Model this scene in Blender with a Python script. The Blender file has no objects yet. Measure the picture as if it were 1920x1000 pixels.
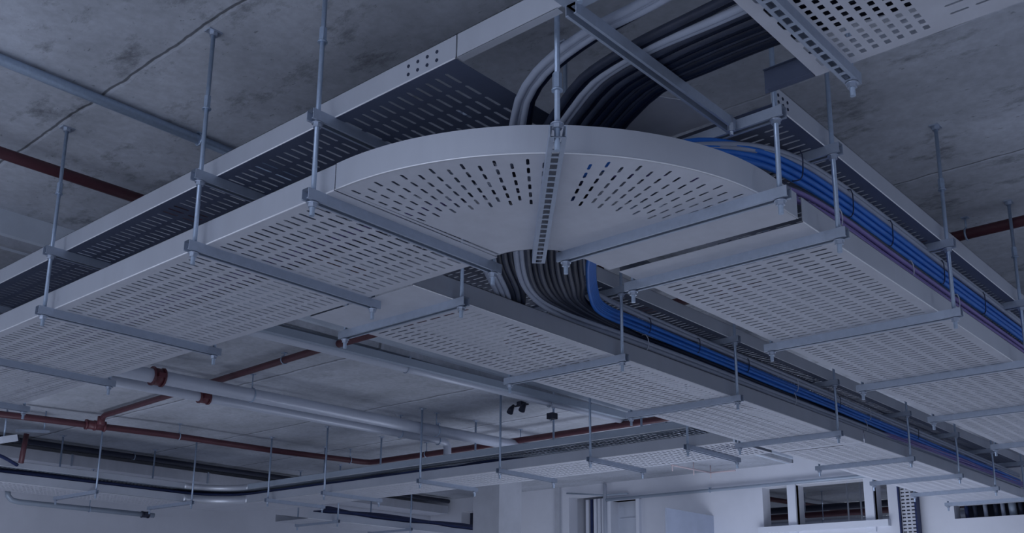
import bpy, math, random
from mathutils import Vector, Matrix
random.seed(7)
PI = math.pi
C = bpy.context.scene.collection
EYE = 1.6                     # the camera stands 1.6 m above the floor; heights below are measured from the eye
ROOT = {}

# ------------------------------------------------------------------ materials
def mat(name, col, rough=0.5, metal=0.0, spec=0.4, noise=0.0, nscale=6.0, bump=0.0, bscale=40.0, stretch=None, emit=None):
    m = bpy.data.materials.new(name); m.use_nodes = True
    nt = m.node_tree; b = nt.nodes['Principled BSDF']
    b.inputs['Base Color'].default_value = (*col, 1); b.inputs['Roughness'].default_value = rough
    b.inputs['Metallic'].default_value = metal; b.inputs['Specular IOR Level'].default_value = spec
    if emit:
        b.inputs['Emission Color'].default_value = (*emit[0], 1); b.inputs['Emission Strength'].default_value = emit[1]
    if noise or bump:
        geo = nt.nodes.new('ShaderNodeNewGeometry'); src = geo.outputs['Position']
        if stretch:
            mp = nt.nodes.new('ShaderNodeMapping'); mp.inputs['Scale'].default_value = stretch
            nt.links.new(src, mp.inputs['Vector']); src = mp.outputs['Vector']
    if noise:
        n = nt.nodes.new('ShaderNodeTexNoise'); n.inputs['Scale'].default_value = nscale
        n.inputs['Detail'].default_value = 6; n.inputs['Roughness'].default_value = 0.62
        nt.links.new(src, n.inputs['Vector'])
        r = nt.nodes.new('ShaderNodeMapRange'); r.inputs['From Min'].default_value = .3; r.inputs['From Max'].default_value = .7
        r.inputs['To Min'].default_value = 1 - noise; r.inputs['To Max'].default_value = 1 + noise
        nt.links.new(n.outputs['Fac'], r.inputs['Value'])
        mx = nt.nodes.new('ShaderNodeVectorMath'); mx.operation = 'SCALE'; mx.inputs[0].default_value = col
        nt.links.new(r.outputs['Result'], mx.inputs['Scale']); nt.links.new(mx.outputs['Vector'], b.inputs['Base Color'])
    if bump:
        n2 = nt.nodes.new('ShaderNodeTexNoise'); n2.inputs['Scale'].default_value = bscale; n2.inputs['Detail'].default_value = 4
        nt.links.new(src, n2.inputs['Vector'])
        bp = nt.nodes.new('ShaderNodeBump'); bp.inputs['Strength'].default_value = bump; bp.inputs['Distance'].default_value = .02
        nt.links.new(n2.outputs['Fac'], bp.inputs['Height']); nt.links.new(bp.outputs['Normal'], b.inputs['Normal'])
    return m

def concrete(name, col, seams, stain=0.55):
    """cast concrete: mottled, with dark smears, blow holes and thin formwork joints across X"""
    m = bpy.data.materials.new(name); m.use_nodes = True
    nt = m.node_tree; N = nt.nodes.new; L = nt.links.new; b = nt.nodes['Principled BSDF']
    b.inputs['Roughness'].default_value = .85; b.inputs['Specular IOR Level'].default_value = .2
    geo = N('ShaderNodeNewGeometry'); pos = geo.outputs['Position']
    mp = N('ShaderNodeMapping'); mp.inputs['Scale'].default_value = (1, .55, 1); mp.inputs['Rotation'].default_value = (0, 0, .25); L(pos, mp.inputs['Vector'])
    def noise(sc, det, src, ro=.6):
        n = N('ShaderNodeTexNoise'); n.inputs['Scale'].default_value = sc; n.inputs['Detail'].default_value = det
        n.inputs['Roughness'].default_value = ro; L(src, n.inputs['Vector']); return n.outputs['Fac']
    def rng(v, a, bb, c, d):
        r = N('ShaderNodeMapRange'); r.inputs['From Min'].default_value = a; r.inputs['From Max'].default_value = bb
        r.inputs['To Min'].default_value = c; r.inputs['To Max'].default_value = d; L(v, r.inputs['Value']); return r.outputs['Result']
    def mul(a, bb):
        k = N('ShaderNodeMath'); k.operation = 'MULTIPLY'; L(a, k.inputs[0]); L(bb, k.inputs[1]); return k.outputs[0]
    base = rng(noise(1.6, 8, mp.outputs['Vector']), .3, .7, .76, 1.20)
    fine = rng(noise(22, 5, pos), .3, .7, .90, 1.10)
    smear = rng(noise(5.5, 9, mp.outputs['Vector'], .72), .55, .70, 1.0, 1.0 - stain)
    gate = noise(.9, 2, pos)
    specks = rng(noise(38, 3, mp.outputs['Vector']), .68, .74, 1.0, .62)
    v = mul(mul(base, fine), mul(smear, specks))
    sx = N('ShaderNodeSeparateXYZ'); L(pos, sx.inputs[0])
    wob = rng(noise(3.0, 3, pos), .3, .7, -.012, .012)
    ad = N('ShaderNodeMath'); ad.operation = 'ADD'; L(sx.outputs['X'], ad.inputs[0]); L(wob, ad.inputs[1])
    for s, w, dark in seams:
        su = N('ShaderNodeMath'); su.operation = 'SUBTRACT'; L(ad.outputs[0], su.inputs[0]); su.inputs[1].default_value = s
        ab = N('ShaderNodeMath'); ab.operation = 'ABSOLUTE'; L(su.outputs[0], ab.inputs[0])
        v = mul(v, rng(ab.outputs[0], w * .5, w, dark, 1.0))
        s2 = N('ShaderNodeMath'); s2.operation = 'SUBTRACT'; L(ad.outputs[0], s2.inputs[0]); s2.inputs[1].default_value = s + w * 1.8
        a2 = N('ShaderNodeMath'); a2.operation = 'ABSOLUTE'; L(s2.outputs[0], a2.inputs[0])
        v = mul(v, rng(a2.outputs[0], w * .7, w * 1.4, 1.16, 1.0))
    sc = N('ShaderNodeVectorMath'); sc.operation = 'SCALE'; sc.inputs[0].default_value = col; L(v, sc.inputs['Scale'])
    L(sc.outputs['Vector'], b.inputs['Base Color'])
    bp = N('ShaderNodeBump'); bp.inputs['Strength'].default_value = .25; bp.inputs['Distance'].default_value = .01
    L(v, bp.inputs['Height']); L(bp.outputs['Normal'], b.inputs['Normal'])
    return m

M = {
 'ceil': concrete('ceiling_concrete', (.49, .52, .575), [(2.03, .009, .35), (5.5, .008, .45), (-1.4, .009, .5), (4.1, .006, .7)]),
 'ceil2': concrete('lower_ceiling_concrete', (.46, .485, .535), [(5.45, .016, .5), (7.0, .016, .5), (8.39, .016, .5), (9.9, .016, .55), (11.4, .015, .6)], .2),
 'step': mat('pale_concrete', (.62, .68, .76), .8, noise=.08, nscale=5),
 'plate': mat('galvanised_plate', (.56, .58, .64), .55, .15, .4, noise=.06, nscale=9, stretch=(1, 1, .3)),
 'flange': mat('galvanised_flange', (.55, .58, .64), .40, .5, .5, noise=.05, nscale=4, stretch=(1, 1, .2)),
 'glint': mat('edge_glint_steel', (.80, .82, .86), .35, .35, .5),  # brighter steel: paints the highlight along the trays' rounded lower edge
 'upper': mat('shaded_tray_steel', (.085, .105, .165), .5, .2, .4, noise=.08, nscale=9),  # tray steel with the shade beneath the upper trays put into its colour
 'strut': mat('galvanised_channel', (.40, .46, .56), .45, .45, .5, noise=.06, nscale=30),
 'rod': mat('zinc_plated_rod', (.38, .47, .60), .35, .5, .5, noise=.08, nscale=60),
 'nut': mat('zinc_nut', (.46, .52, .62), .35, .6, .5),
 'hole': mat('dark_hole', (.02, .03, .06), .8),
 'black': mat('black_cable_sheath', (.003, .007, .022), .45, 0, .2, noise=.25, nscale=14),
 'char': mat('charcoal_cable_sheath', (.028, .036, .062), .45, 0, .35, noise=.2, nscale=14),
 'grey': mat('grey_cable_sheath', (.34, .38, .47), .5, 0, .3, noise=.06, nscale=14),
 'blue': mat('blue_cable_sheath', (.024, .165, .58), .42, 0, .4, noise=.08, nscale=14),
 'purple': mat('purple_cable_sheath', (.22, .17, .42), .45, 0, .4, noise=.08, nscale=14),
 'navy': mat('navy_cable_sheath', (.02, .032, .10), .45, 0, .35, noise=.2, nscale=10),
 'tie': mat('dark_cable_tie', (.02, .03, .07), .5),
 'tiew': mat('pale_cable_tie', (.55, .58, .66), .5),
 'red': mat('red_oxide_pipe', (.085, .028, .038), .45, 0, .45, noise=.12, nscale=12),
 'redf': mat('red_pipe_fitting', (.12, .032, .042), .4, 0, .5),
 'pink': mat('washed_out_red_pipe', (.60, .50, .52), .5),  # red pipe lightened: the glare around it is mixed into the colour
 'white': mat('pale_pipe', (.54, .58, .67), .3, .1, .5, noise=.04, nscale=5),
 'duct': mat('dull_duct_steel', (.38, .44, .52), .5, .3, .4, noise=.06, nscale=4),
 'wall': mat('painted_wall', (.72, .74, .80), .8, 0, .2, noise=.05, nscale=1.3),
 'wall2': mat('grey_rendered_wall', (.56, .58, .64), .85, 0, .2, noise=.06, nscale=1.4),
 'colm': mat('column_concrete', (.50, .52, .57), .85, 0, .2, noise=.10, nscale=3),
 'floor': mat('floor_concrete', (.62, .62, .62), .6, 0, .3, noise=.08, nscale=1.5),
 'frame': mat('white_frame', (.74, .77, .84), .5),
 'bluegrey': mat('blue_grey_panel', (.42, .47, .58), .6, noise=.08, nscale=3),
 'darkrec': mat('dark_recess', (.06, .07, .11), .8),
 'fix': mat('pale_fixture', (.62, .66, .74), .45),
 'gadget': mat('dark_fixture', (.03, .035, .06), .5),
}

# ------------------------------------------------------------------ mesh helpers
class MB:
    def __init__(s): s.v = []; s.f = []; s.sm = []
    def _add(s, vs, fs, smooth=False):
        o = len(s.v); s.v += [tuple(p) for p in vs]; s.f += [tuple(i + o for i in f) for f in fs]; s.sm += [smooth] * len(fs); return s
    def box(s, x0, x1, y0, y1, z0, z1):
        x0, x1 = sorted((x0, x1)); y0, y1 = sorted((y0, y1)); z0, z1 = sorted((z0, z1))
        vs = [(x, y, z) for z in (z0, z1) for y in (y0, y1) for x in (x0, x1)]
        return s._add(vs, [(0, 2, 3, 1), (4, 5, 7, 6), (0, 1, 5, 4), (2, 6, 7, 3), (0, 4, 6, 2), (1, 3, 7, 5)])
    def obox(s, c, ux, uy, uz, hx, hy, hz):
        c = Vector(c); ux, uy, uz = Vector(ux).normalized(), Vector(uy).normalized(), Vector(uz).normalized()
        vs = [c + ux * a * hx + uy * b * hy + uz * d * hz for d in (-1, 1) for b in (-1, 1) for a in (-1, 1)]
        return s._add(vs, [(0, 2, 3, 1), (4, 5, 7, 6), (0, 1, 5, 4), (2, 6, 7, 3), (0, 4, 6, 2), (1, 3, 7, 5)])
    def prism(s, poly, d):
        """poly: 3-D points of a planar outline, pushed along d"""
        n = len(poly); d = Vector(d); P = [Vector(p) for p in poly]
        vs = P + [p + d for p in P]
        fs = [tuple(range(n - 1, -1, -1)), tuple(range(n, 2 * n))] + [(i, (i + 1) % n, n + (i + 1) % n, n + i) for i in range(n)]
        return s._add(vs, fs)
    def tube(s, pts, r, n=8, caps=True, smooth=True):
        P = [Vector(p) for p in pts]; m = len(P)
        T = []
        for i in range(m):
            t = (P[min(i + 1, m - 1)] - P[max(i - 1, 0)]); T.append(t.normalized() if t.length > 1e-9 else Vector((0, 0, 1)))
        a = Vector((0, 0, 1)) if abs(T[0].z) < .9 else Vector((1, 0, 0))
        u = (a - T[0] * a.dot(T[0])).normalized(); vs = []
        for i in range(m):
            u = (u - T[i] * u.dot(T[i])); u = u.normalized() if u.length > 1e-6 else T[i].orthogonal().normalized()
            w = T[i].cross(u); rr = r[i] if isinstance(r, (list, tuple)) else r
            for k in range(n):
                an = 2 * PI * k / n; vs.append(P[i] + u * math.cos(an) * rr + w * math.sin(an) * rr)
        fs = [(i * n + k, i * n + (k + 1) % n, (i + 1) * n + (k + 1) % n, (i + 1) * n + k) for i in range(m - 1) for k in range(n)]
        s._add(vs, fs, smooth)
        if caps:
            o = len(s.v) - len(vs)
            s.f += [tuple(o + k for k in range(n - 1, -1, -1)), tuple(o + (m - 1) * n + k for k in range(n))]; s.sm += [False, False]
        return s
    def cyl(s, a, b, r, n=10, smooth=True): return s.tube([a, b], r, n, True, smooth)
    def ring(s, c, ax, R, r, n=20, k=6, a0=0, a1=2 * PI):
        ax = Vector(ax).normalized(); u = ax.orthogonal().normalized() if abs(ax.z) > .5 else Vector((0, 0, 1)); u = (u - ax * u.dot(ax)).normalized(); w = ax.cross(u)
        pts = [Vector(c) + u * math.cos(a0 + (a1 - a0) * i / n) * R + w * math.sin(a0 + (a1 - a0) * i / n) * R for i in range(n + 1)]
        return s.tube(pts, r, k)
    def build(s, name, m, parent=None, solid=0):
        me = bpy.data.meshes.new(name); off = Vector((0, 0, 0))
        if parent is not None: off = ROOT[parent.name]
        me.from_pydata([Vector(v) + Vector((0, 0, EYE)) - off for v in s.v], [], s.f); me.update()
        me.polygons.foreach_set('use_smooth', s.sm)
        o = bpy.data.objects.new(name, me); C.objects.link(o); me.materials.append(m)
        ROOT[o.name] = off
        if parent is not None: o.parent = parent
        if solid:
            md = o.modifiers.new('sheet', 'SOLIDIFY'); md.thickness = solid; md.offset = 1
        return o

def tag(o, label=None, cat=None, group=None, kind=None):
    if label: o['label'] = label
    if cat: o['category'] = cat
    if group: o['group'] = group
    if kind: o['kind'] = kind
    return o
def thing(name, label, cat, loc, group=None):
    o = bpy.data.objects.new(name, None); C.objects.link(o); w = Vector(loc) + Vector((0, 0, EYE))
    o.location = w; ROOT[o.name] = w; o.empty_display_size = .05
    return tag(o, label, cat, group)
def struct(name, mb, m): return tag(mb.build(name, m), kind='structure')
ORD = ['first', 'second', 'third', 'fourth', 'fifth', 'sixth', 'seventh', 'eighth', 'ninth', 'tenth', 'eleventh', 'twelfth', 'thirteenth', 'fourteenth', 'fifteenth', 'sixteenth']

def slot_cell(mb, cx, cy, z, px, py, sx, sy, alongx, k=.5):
    """one cell of perforated sheet: a rectangle px * py with a round-ended slot sx * sy in it"""
    hx, hy = px / 2, py / 2
    c = [(cx - hx, cy - hy), (cx + hx, cy - hy), (cx + hx, cy + hy), (cx - hx, cy + hy)]
    a, b = sx / 2, sy / 2
    if alongx:
        e = min(b, a * .5) * k * 2; p = [(cx - a, cy), (cx - a + e, cy - b), (cx + a - e, cy - b), (cx + a, cy), (cx + a - e, cy + b), (cx - a + e, cy + b)]
        fs = [(0, 1, 6, 5), (1, 2, 8, 7, 6), (2, 3, 9, 8), (3, 0, 5, 4, 9)]
    else:
        e = min(a, b * .5) * k * 2; p = [(cx, cy - b), (cx + a, cy - b + e), (cx + a, cy + b - e), (cx, cy + b), (cx - a, cy + b - e), (cx - a, cy - b + e)]
        fs = [(0, 1, 5, 4, 9), (1, 2, 6, 5), (2, 3, 8, 7, 6), (3, 0, 9, 8)]
    mb._add([(x, y, z) for x, y in c] + [(x, y, z) for x, y in p], [f[::-1] for f in fs])
def rect(mb, x0, x1, y0, y1, z):
    if x1 - x0 > 1e-5 and y1 - y0 > 1e-5: mb._add([(x0, y0, z), (x1, y0, z), (x1, y1, z), (x0, y1, z)], [(3, 2, 1, 0)])
def perforated(x0, x1, y0, y1, z, axis, a0=0, a1=0, pitch=.1, slot=.079, row=.048, width=.014, side=.035):
    """sheet over x0..x1, y0..y1 running along axis; plain for a0 / a1 at its two ends; slots lie across it"""
    mb = MB()
    if axis == 'x':
        n = max(1, int((x1 - x0 - a0 - a1) / row)); k = max(1, int((y1 - y0 - 2 * side) / pitch + .3)); p = (y1 - y0 - 2 * side) / k
        xa, xb = x0 + a0, x0 + a0 + n * row
        for i in range(n):
            for j in range(k): slot_cell(mb, xa + (i + .5) * row, y0 + side + (j + .5) * p, z, row, p, width, slot * p / pitch, False)
        rect(mb, x0, xa, y0, y1, z); rect(mb, xb, x1, y0, y1, z); rect(mb, xa, xb, y0, y0 + side, z); rect(mb, xa, xb, y1 - side, y1, z)
    else:
        n = max(1, int((y1 - y0 - a0 - a1) / row)); k = max(1, int((x1 - x0 - 2 * side) / pitch + .3)); p = (x1 - x0 - 2 * side) / k
        ya, yb = y0 + a0, y0 + a0 + n * row
        for i in range(n):
            for j in range(k): slot_cell(mb, x0 + side + (j + .5) * p, ya + (i + .5) * row, z, p, row, slot * p / pitch, width, True, .5 if slot > 3 * width else .15)
        rect(mb, x0, x1, y0, ya, z); rect(mb, x0, x1, yb, y1, z); rect(mb, x0, x0 + side, ya, yb, z); rect(mb, x1 - side, x1, ya, yb, z)
    return mb
def flange(axis, at, a, b, z, h, inward, t=.003):
    """upright side wall of a tray with its folded top lip"""
    mb = MB(); s = 1 if inward > 0 else -1
    if axis == 'y':
        mb.box(at, at + s * t, a, b, z, z + h); mb.box(at, at + s * .014, a, b, z + h - .002, z + h)
    else:
        mb.box(a, b, at, at + s * t, z, z + h); mb.box(a, b, at, at + s * .014, z + h - .002, z + h)
    return mb
def straight_tray(name, label, axis, x0, x1, y0, y1, z, h, pm, fm, a0=.03, a1=.03, group=None, **kw):
    r = thing(name, label, 'cable tray', ((x0 + x1) / 2, (y0 + y1) / 2, z), group)
    perforated(x0, x1, y0, y1, z, axis, a0, a1, **kw).build('base_plate', pm, r, .002)
    e = [((x0, y0), (x0, y1)), ((x1, y0), (x1, y1))] if axis == 'y' else [((x0, y0), (x1, y0)), ((x0, y1), (x1, y1))]
    for a, b in e[:1]: MB().tube([(*a, z + .002), (*b, z + .002)], .0032, 6).build('rolled_edge_glint', M['glint'], r)  # bright tube along the lower edge, drawn for its highlight
    if axis == 'y':
        flange('y', x0, y0, y1, z, h, 1).build('side_flange', fm, r); flange('y', x1, y0, y1, z, h, -1).build('side_flange', fm, r)
    else:
        flange('x', y0, x0, x1, z, h, 1).build('side_flange', fm, r); flange('x', y1, x0, x1, z, h, -1).build('side_flange', fm, r)
    return r

# ------------------------------------------------------------------ strut channel, rods, hangers
def channel(a, b, zb, w=.041, h=.041, t=.003, lip=.010, slot=(.009, .014), pitch=.05, back_down=False):
    """C channel from a to b (plan points), open side down, slots through its back; zb = underside"""
    mb = MB(); A = Vector((a[0], a[1], zb)); B = Vector((b[0], b[1], zb)); d = (B - A); L = d.length; u = d.normalized(); s = Vector((-u.y, u.x, 0)); k = Vector((0, 0, 1))
    for q in (-1, 1):
        pr = [(x, h - z) if back_down else (x, z) for x, z in [(q * w / 2, h), (q * (w / 2 - t), h), (q * (w / 2 - t), t), (q * (w / 2 - lip), t), (q * (w / 2 - lip), 0), (q * w / 2, 0)]]
        mb.prism([A + s * x + k * z for x, z in pr], d)
    n = max(1, int(L / pitch)); p = L / n
    for zz, fl in (((t, 1), (0, -1)) if back_down else ((h, 1), (h - t, -1))):
        for i in range(n):
            c0 = A + u * p * i + k * zz; ww = w / 2 - t
            o = [c0 - s * ww, c0 + u * p - s * ww, c0 + u * p + s * ww, c0 + s * ww]
            e0, e1 = u * (p / 2 - slot[1]), u * (p / 2 + slot[1])
            q = [c0 + e0 - s * slot[0], c0 + e1 - s * slot[0], c0 + e1 + s * slot[0], c0 + e0 + s * slot[0]]
            fs = [(0, 1, 5, 4), (1, 2, 6, 5), (2, 3, 7, 6), (3, 0, 4, 7)]
            mb._add(o + q, fs if fl > 0 else [f[::-1] for f in fs])
    return mb
def hexnut(mb, x, y, z, r=.017, h=.014): return mb.cyl((x, y, z), (x, y, z + h), r, 6, False)
def rod(parent, x, y, z0, z1, nuts=(), coupler=None, anchor=True, r=.0095):
    o = MB().cyl((x, y, z0), (x, y, z1), r, 10).build('threaded_rod', M['rod'], parent)
    for z in nuts:
        n = MB(); hexnut(n, x, y, z); n.cyl((x, y, z + .014), (x, y, z + .018), .022, 12); n.build('hex_nut', M['nut'], o)
    if coupler:
        c = MB().cyl((x, y, coupler - .028), (x, y, coupler + .028), .0155, 6, False); c.cyl((x, y, coupler - .034), (x, y, coupler - .028), .019, 10); c.build('coupling_nut', M['rod'], o)
    if anchor:
        a = MB().box(x - .032, x + .032, y - .022, y + .022, z1 - .006, z1); hexnut(a, x, y, z1 - .022, .019, .016); a.build('ceiling_anchor', M['nut'], o)
    return o
def hanger(label, ends, levels, ztop, group, rods=None, drop=.055, coupler=2.18, over=.035, r=.0095, name='trapeze_hanger', anchor=True, inner_top=None):
    """two rods from the ceiling carrying one channel per level between the plan points"""
    a, b = Vector((*ends[0], 0)), Vector((*ends[1], 0)); u = (b - a).normalized()
    t = thing(name, label, 'hanger', ((a.x + b.x) / 2, (a.y + b.y) / 2, levels[0]), group)
    for z in levels:
        p, q = a - u * over, b + u * over
        channel((p.x, p.y), (q.x, q.y), z).build('support_channel', M['strut'], t)
    for e in (a, b):
        short = inner_top is not None and e is b
        rod(t, e.x, e.y, levels[0] - drop, inner_top if short else ztop, [levels[0] - .022] + [z - .02 for z in levels[1:]], None if short else coupler, anchor and not short, r)
    return t

# ------------------------------------------------------------------ the setting
ZC, ZC2, YS = 2.52, 2.30, 6.27
struct('ceiling', MB().box(-4, 13.2, -4, YS, ZC, ZC + .2), M['ceil'])
struct('ceiling', MB().box(-4, 22, YS + .012, 16, ZC2, ZC2 + .42).box(13.2, 22, -4, YS, ZC2, ZC2 + .42), M['ceil2'])
st = MB(); st.box(-4, 13.2, YS, YS + .012, ZC2 + .065, ZC); st.prism([(-4, YS, ZC2 + .065), (-4, YS + .06, ZC2 - .002), (-4, YS + .10, ZC2 - .002), (-4, YS + .10, ZC2 + .065)], (17.2, 0, 0))
struct('trim_1', st, M['step'])
struct('floor', MB().box(-9, 22, -9, 16, -EYE - .1, -EYE), M['floor'])
YW, XW = 13.4, 13.0
struct('wall_left', MB().box(-4, XW + .2, YW, YW + .2, -EYE, ZC2), M['wall2'])
# far wall with its openings, laid out as panels between them
def wall_with_holes(y0, y1, z0, z1, holes, x0, x1):
    mb = MB(); ys = sorted({y0, y1} | {h[0] for h in holes} | {h[1] for h in holes}); zs = sorted({z0, z1} | {h[2] for h in holes} | {h[3] for h in holes})
    for i in range(len(ys) - 1):
        for j in range(len(zs) - 1):
            cy, cz = (ys[i] + ys[i + 1]) / 2, (zs[j] + zs[j + 1]) / 2
            if any(h[0] < cy < h[1] and h[2] < cz < h[3] for h in holes): continue
            mb.box(x0, x1, ys[i], ys[i + 1], zs[j], zs[j + 1])
    return mb
HOLES = [(11.3, 12.62, 1.36, 2.06), (9.50, 10.20, -EYE, 2.13), (8.86, 9.34, -EYE, 2.00), (6.37, 6.76, 1.44, 2.0), (5.29, 6.25, 1.44, 1.99), (5.0, 5.17, 1.44, 1.97), (3.0, 4.19, 1.40, 1.64)]
struct('wall_right', wall_with_holes(-4, YW, -EYE, ZC2, HOLES, XW, XW + .22), M['wall'])
struct('wall_right', MB().box(XW, XW + .22, -4, YS, ZC2, ZC), M['wall'])
struct('wall_back', MB().box(20.0, 20.2, -4, YW, -EYE, ZC2), M['colm'])
# window ledges and posts
w = MB().box(XW - .10, XW + .22, 4.98, 6.80, 1.36, 1.44); struct('trim_2', w, M['frame'])
for i, (y0, y1) in enumerate([(6.25, 6.37), (5.17, 5.29)]):
    struct('trim_%d' % (3 + i), MB().box(XW - .04, XW + .06, y0, y1, 1.30, 2.04), M['frame'])
struct('trim_5', MB().box(XW - .06, XW + .26, 9.33, 9.40, -EYE, 2.03).box(XW - .06, XW + .26, 8.80, 8.86, -EYE, 2.03).box(XW - .06, XW + .26, 8.80, 9.40, 2.0, 2.05), M['frame'])
struct('door_1', MB().box(XW + .14, XW + .20, 8.86, 9.33, -EYE, 2.0).box(XW + .12, XW + .14, 8.92, 9.27, 1.72, 1.74), M['fix'])
struct('wall_right', MB().box(XW + 1.2, XW + 1.3, 9.2, 10.6, -EYE, ZC2).box(XW + .22, XW + 1.2, 10.2, 10.3, -EYE, ZC2), M['wall2'])
struct('wall_front', MB().box(11.77, XW, 7.55, 7.58, -EYE, 1.655), M['bluegrey'])
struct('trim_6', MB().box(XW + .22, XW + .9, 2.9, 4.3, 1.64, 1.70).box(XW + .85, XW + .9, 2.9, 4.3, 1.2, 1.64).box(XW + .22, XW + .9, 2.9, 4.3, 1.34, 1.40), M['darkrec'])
struct('column', MB().box(10.2, 10.66, 9.2, 9.68, -EYE, ZC2), M['colm'])
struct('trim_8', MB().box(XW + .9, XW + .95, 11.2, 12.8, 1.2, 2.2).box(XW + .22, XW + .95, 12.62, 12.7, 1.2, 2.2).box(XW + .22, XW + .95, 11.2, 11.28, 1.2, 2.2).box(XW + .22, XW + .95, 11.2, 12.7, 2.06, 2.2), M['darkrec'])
struct('trim_7', MB().box(XW - .05, XW, 10.36, 10.46, -EYE, ZC2), M['colm'])

# ------------------------------------------------------------------ trays
# lower level
ZL, ZF, H = 1.50, 1.541, .105
AX0, AX1, BY0, BY1, MY0, MY1 = 2.122, 3.0, 1.577, 2.440, 3.275, 4.03
straight_tray('cable_tray', 'perforated steel cable tray meeting the curved tray, with its underside slotted and no cables showing', 'y', AX0, AX1, 2.735, 9.2, ZF, H, M['plate'], M['flange'], a0=.05, pitch=.0945, slot=.078)
straight_tray('cable_tray', 'perforated steel cable tray carrying blue and purple cables along its edge', 'x', 3.472, 12.9, BY0, BY1, ZF, H, M['plate'], M['flange'], a0=.20)
straight_tray('cable_tray', 'perforated steel cable tray taking the black and blue cables that sweep down inside the curve', 'x', 3.02, 8.10, MY0, MY1, ZF, H, M['plate'], M['flange'], a0=.30)
straight_tray('cable_tray', 'shiny continuation of the middle cable tray towards the bright far wall', 'x', 8.125, 12.9, MY0, MY1, ZF, H, M['plate'], M['flange'])
# curved tray
CX, CY, RO, RI = 3.22, 2.697, 1.11, .235
EX = 3.43
bend = thing('curved_cable_tray', 'quarter-round cable tray bend with radial slots, joining two straight trays', 'cable tray', (CX, CY, ZF))
def pol(r, a): return (CX - r * math.cos(a), CY - r * math.sin(a))
def bxo(a):   # the outer edge reaches x = AX0 and y = BY0 exactly
    return (CX - (CX - AX0) * math.cos(a), CY - (CY - BY0) * math.sin(a))
pl = MB()
def cell(r0, r1, a0, a1, slot=None):
    def q(r, a):
        s = (r - RI) / (RO - RI); i, o = pol(RI, a), bxo(a)
        return (i[0] + (o[0] - i[0]) * s, i[1] + (o[1] - i[1]) * s, ZF)
    if slot is None:
        pl._add([q(r0, a0), q(r1, a0), q(r1, a1), q(r0, a1)], [(0, 1, 2, 3)]); return
    am, ah, sa, sb = (a0 + a1) / 2, slot[2], slot[0], slot[1]
    e = .005
    w = lambda r: ah / r
    p = [q(sa, am), q(sa + e, am - w(sa)), q(sb - e, am - w(sb)), q(sb, am), q(sb - e, am + w(sb)), q(sa + e, am + w(sa))]
    pl._add([q(r0, a0), q(r1, a0), q(r1, a1), q(r0, a1)] + p, [(0, 1, 6, 5), (1, 2, 8, 7, 6), (2, 3, 9, 8), (3, 0, 5, 4, 9)])
NA, SP = 28, math.radians(3.08)
angs = [0.0]; 
starts = [math.radians(.6 + 3.08 * i) for i in range(14)]
edges = [math.radians(-.94 + 3.08 * i) for i in range(15)]
full = [e for e in edges] + [PI / 2 - e for e in edges[::-1]]
def ring_col(a0, a1, kind):
    if kind is None:
        n = 6
        for k in range(n): cell(RI + (RO - RI) * k / n, RI + (RO - RI) * (k + 1) / n, a0, a1)
        return
    long_ = kind == 0; top = RO - .038 if long_ else RO - .066; cnt = 6 if long_ else 5; st_ = .0665
    cell(top + .008, RO, a0, a1)
    for k in range(cnt):
        r1 = top - k * st_; cell(r1 - st_ + .008, r1 + .008, a0, a1, (r1 - .048, r1, .0056))
    rb = top - cnt * st_ + .008
    for k in range(4): cell(RI + (rb - RI) * k / 4, RI + (rb - RI) * (k + 1) / 4, a0, a1)
for i in range(len(full) - 1):
    a0, a1 = full[i], full[i + 1]
    if i < 14: ring_col(a0, a1, i % 2)
    elif i == 14:
        for k in range(2): ring_col(a0 + (a1 - a0) * k / 2, a0 + (a1 - a0) * (k + 1) / 2, None)
    else: ring_col(a0, a1, (28 - i) % 2)
# short straight ends
eA, eB = full[0], full[-1]
ya = CY - (CY - BY0) * math.sin(eA)
pl._add([(AX0, ya, ZF), (CX - RI, ya, ZF), (CX - RI, 2.73, ZF), (AX0, 2.73, ZF)], [(0, 1, 2, 3)]) if ya < 2.73 else None
xb = CX - (CX - AX0) * math.cos(eB)
pl._add([(min(xb, EX - .01), BY0, ZF), (EX, BY0, ZF), (EX, BY1 + .02, ZF), (min(xb, EX - .01), BY1 + .02, ZF)], [(0, 1, 2, 3)])
pl.build('base_plate', M['plate'], bend, .002)
def weld(mb):
    """share the points of neighbouring smooth pieces; flat pieces keep their own"""
    key = {}; nv = []; nf = []
    for f, sm in zip(mb.f, mb.sm):
        g = []
        for i in f:
            k = (sm, tuple(round(c, 5) for c in mb.v[i]))
            if k not in key: key[k] = len(nv); nv.append(mb.v[i])
            g.append(key[k])
        nf.append(tuple(g))
    mb.v, mb.f = nv, nf
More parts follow.
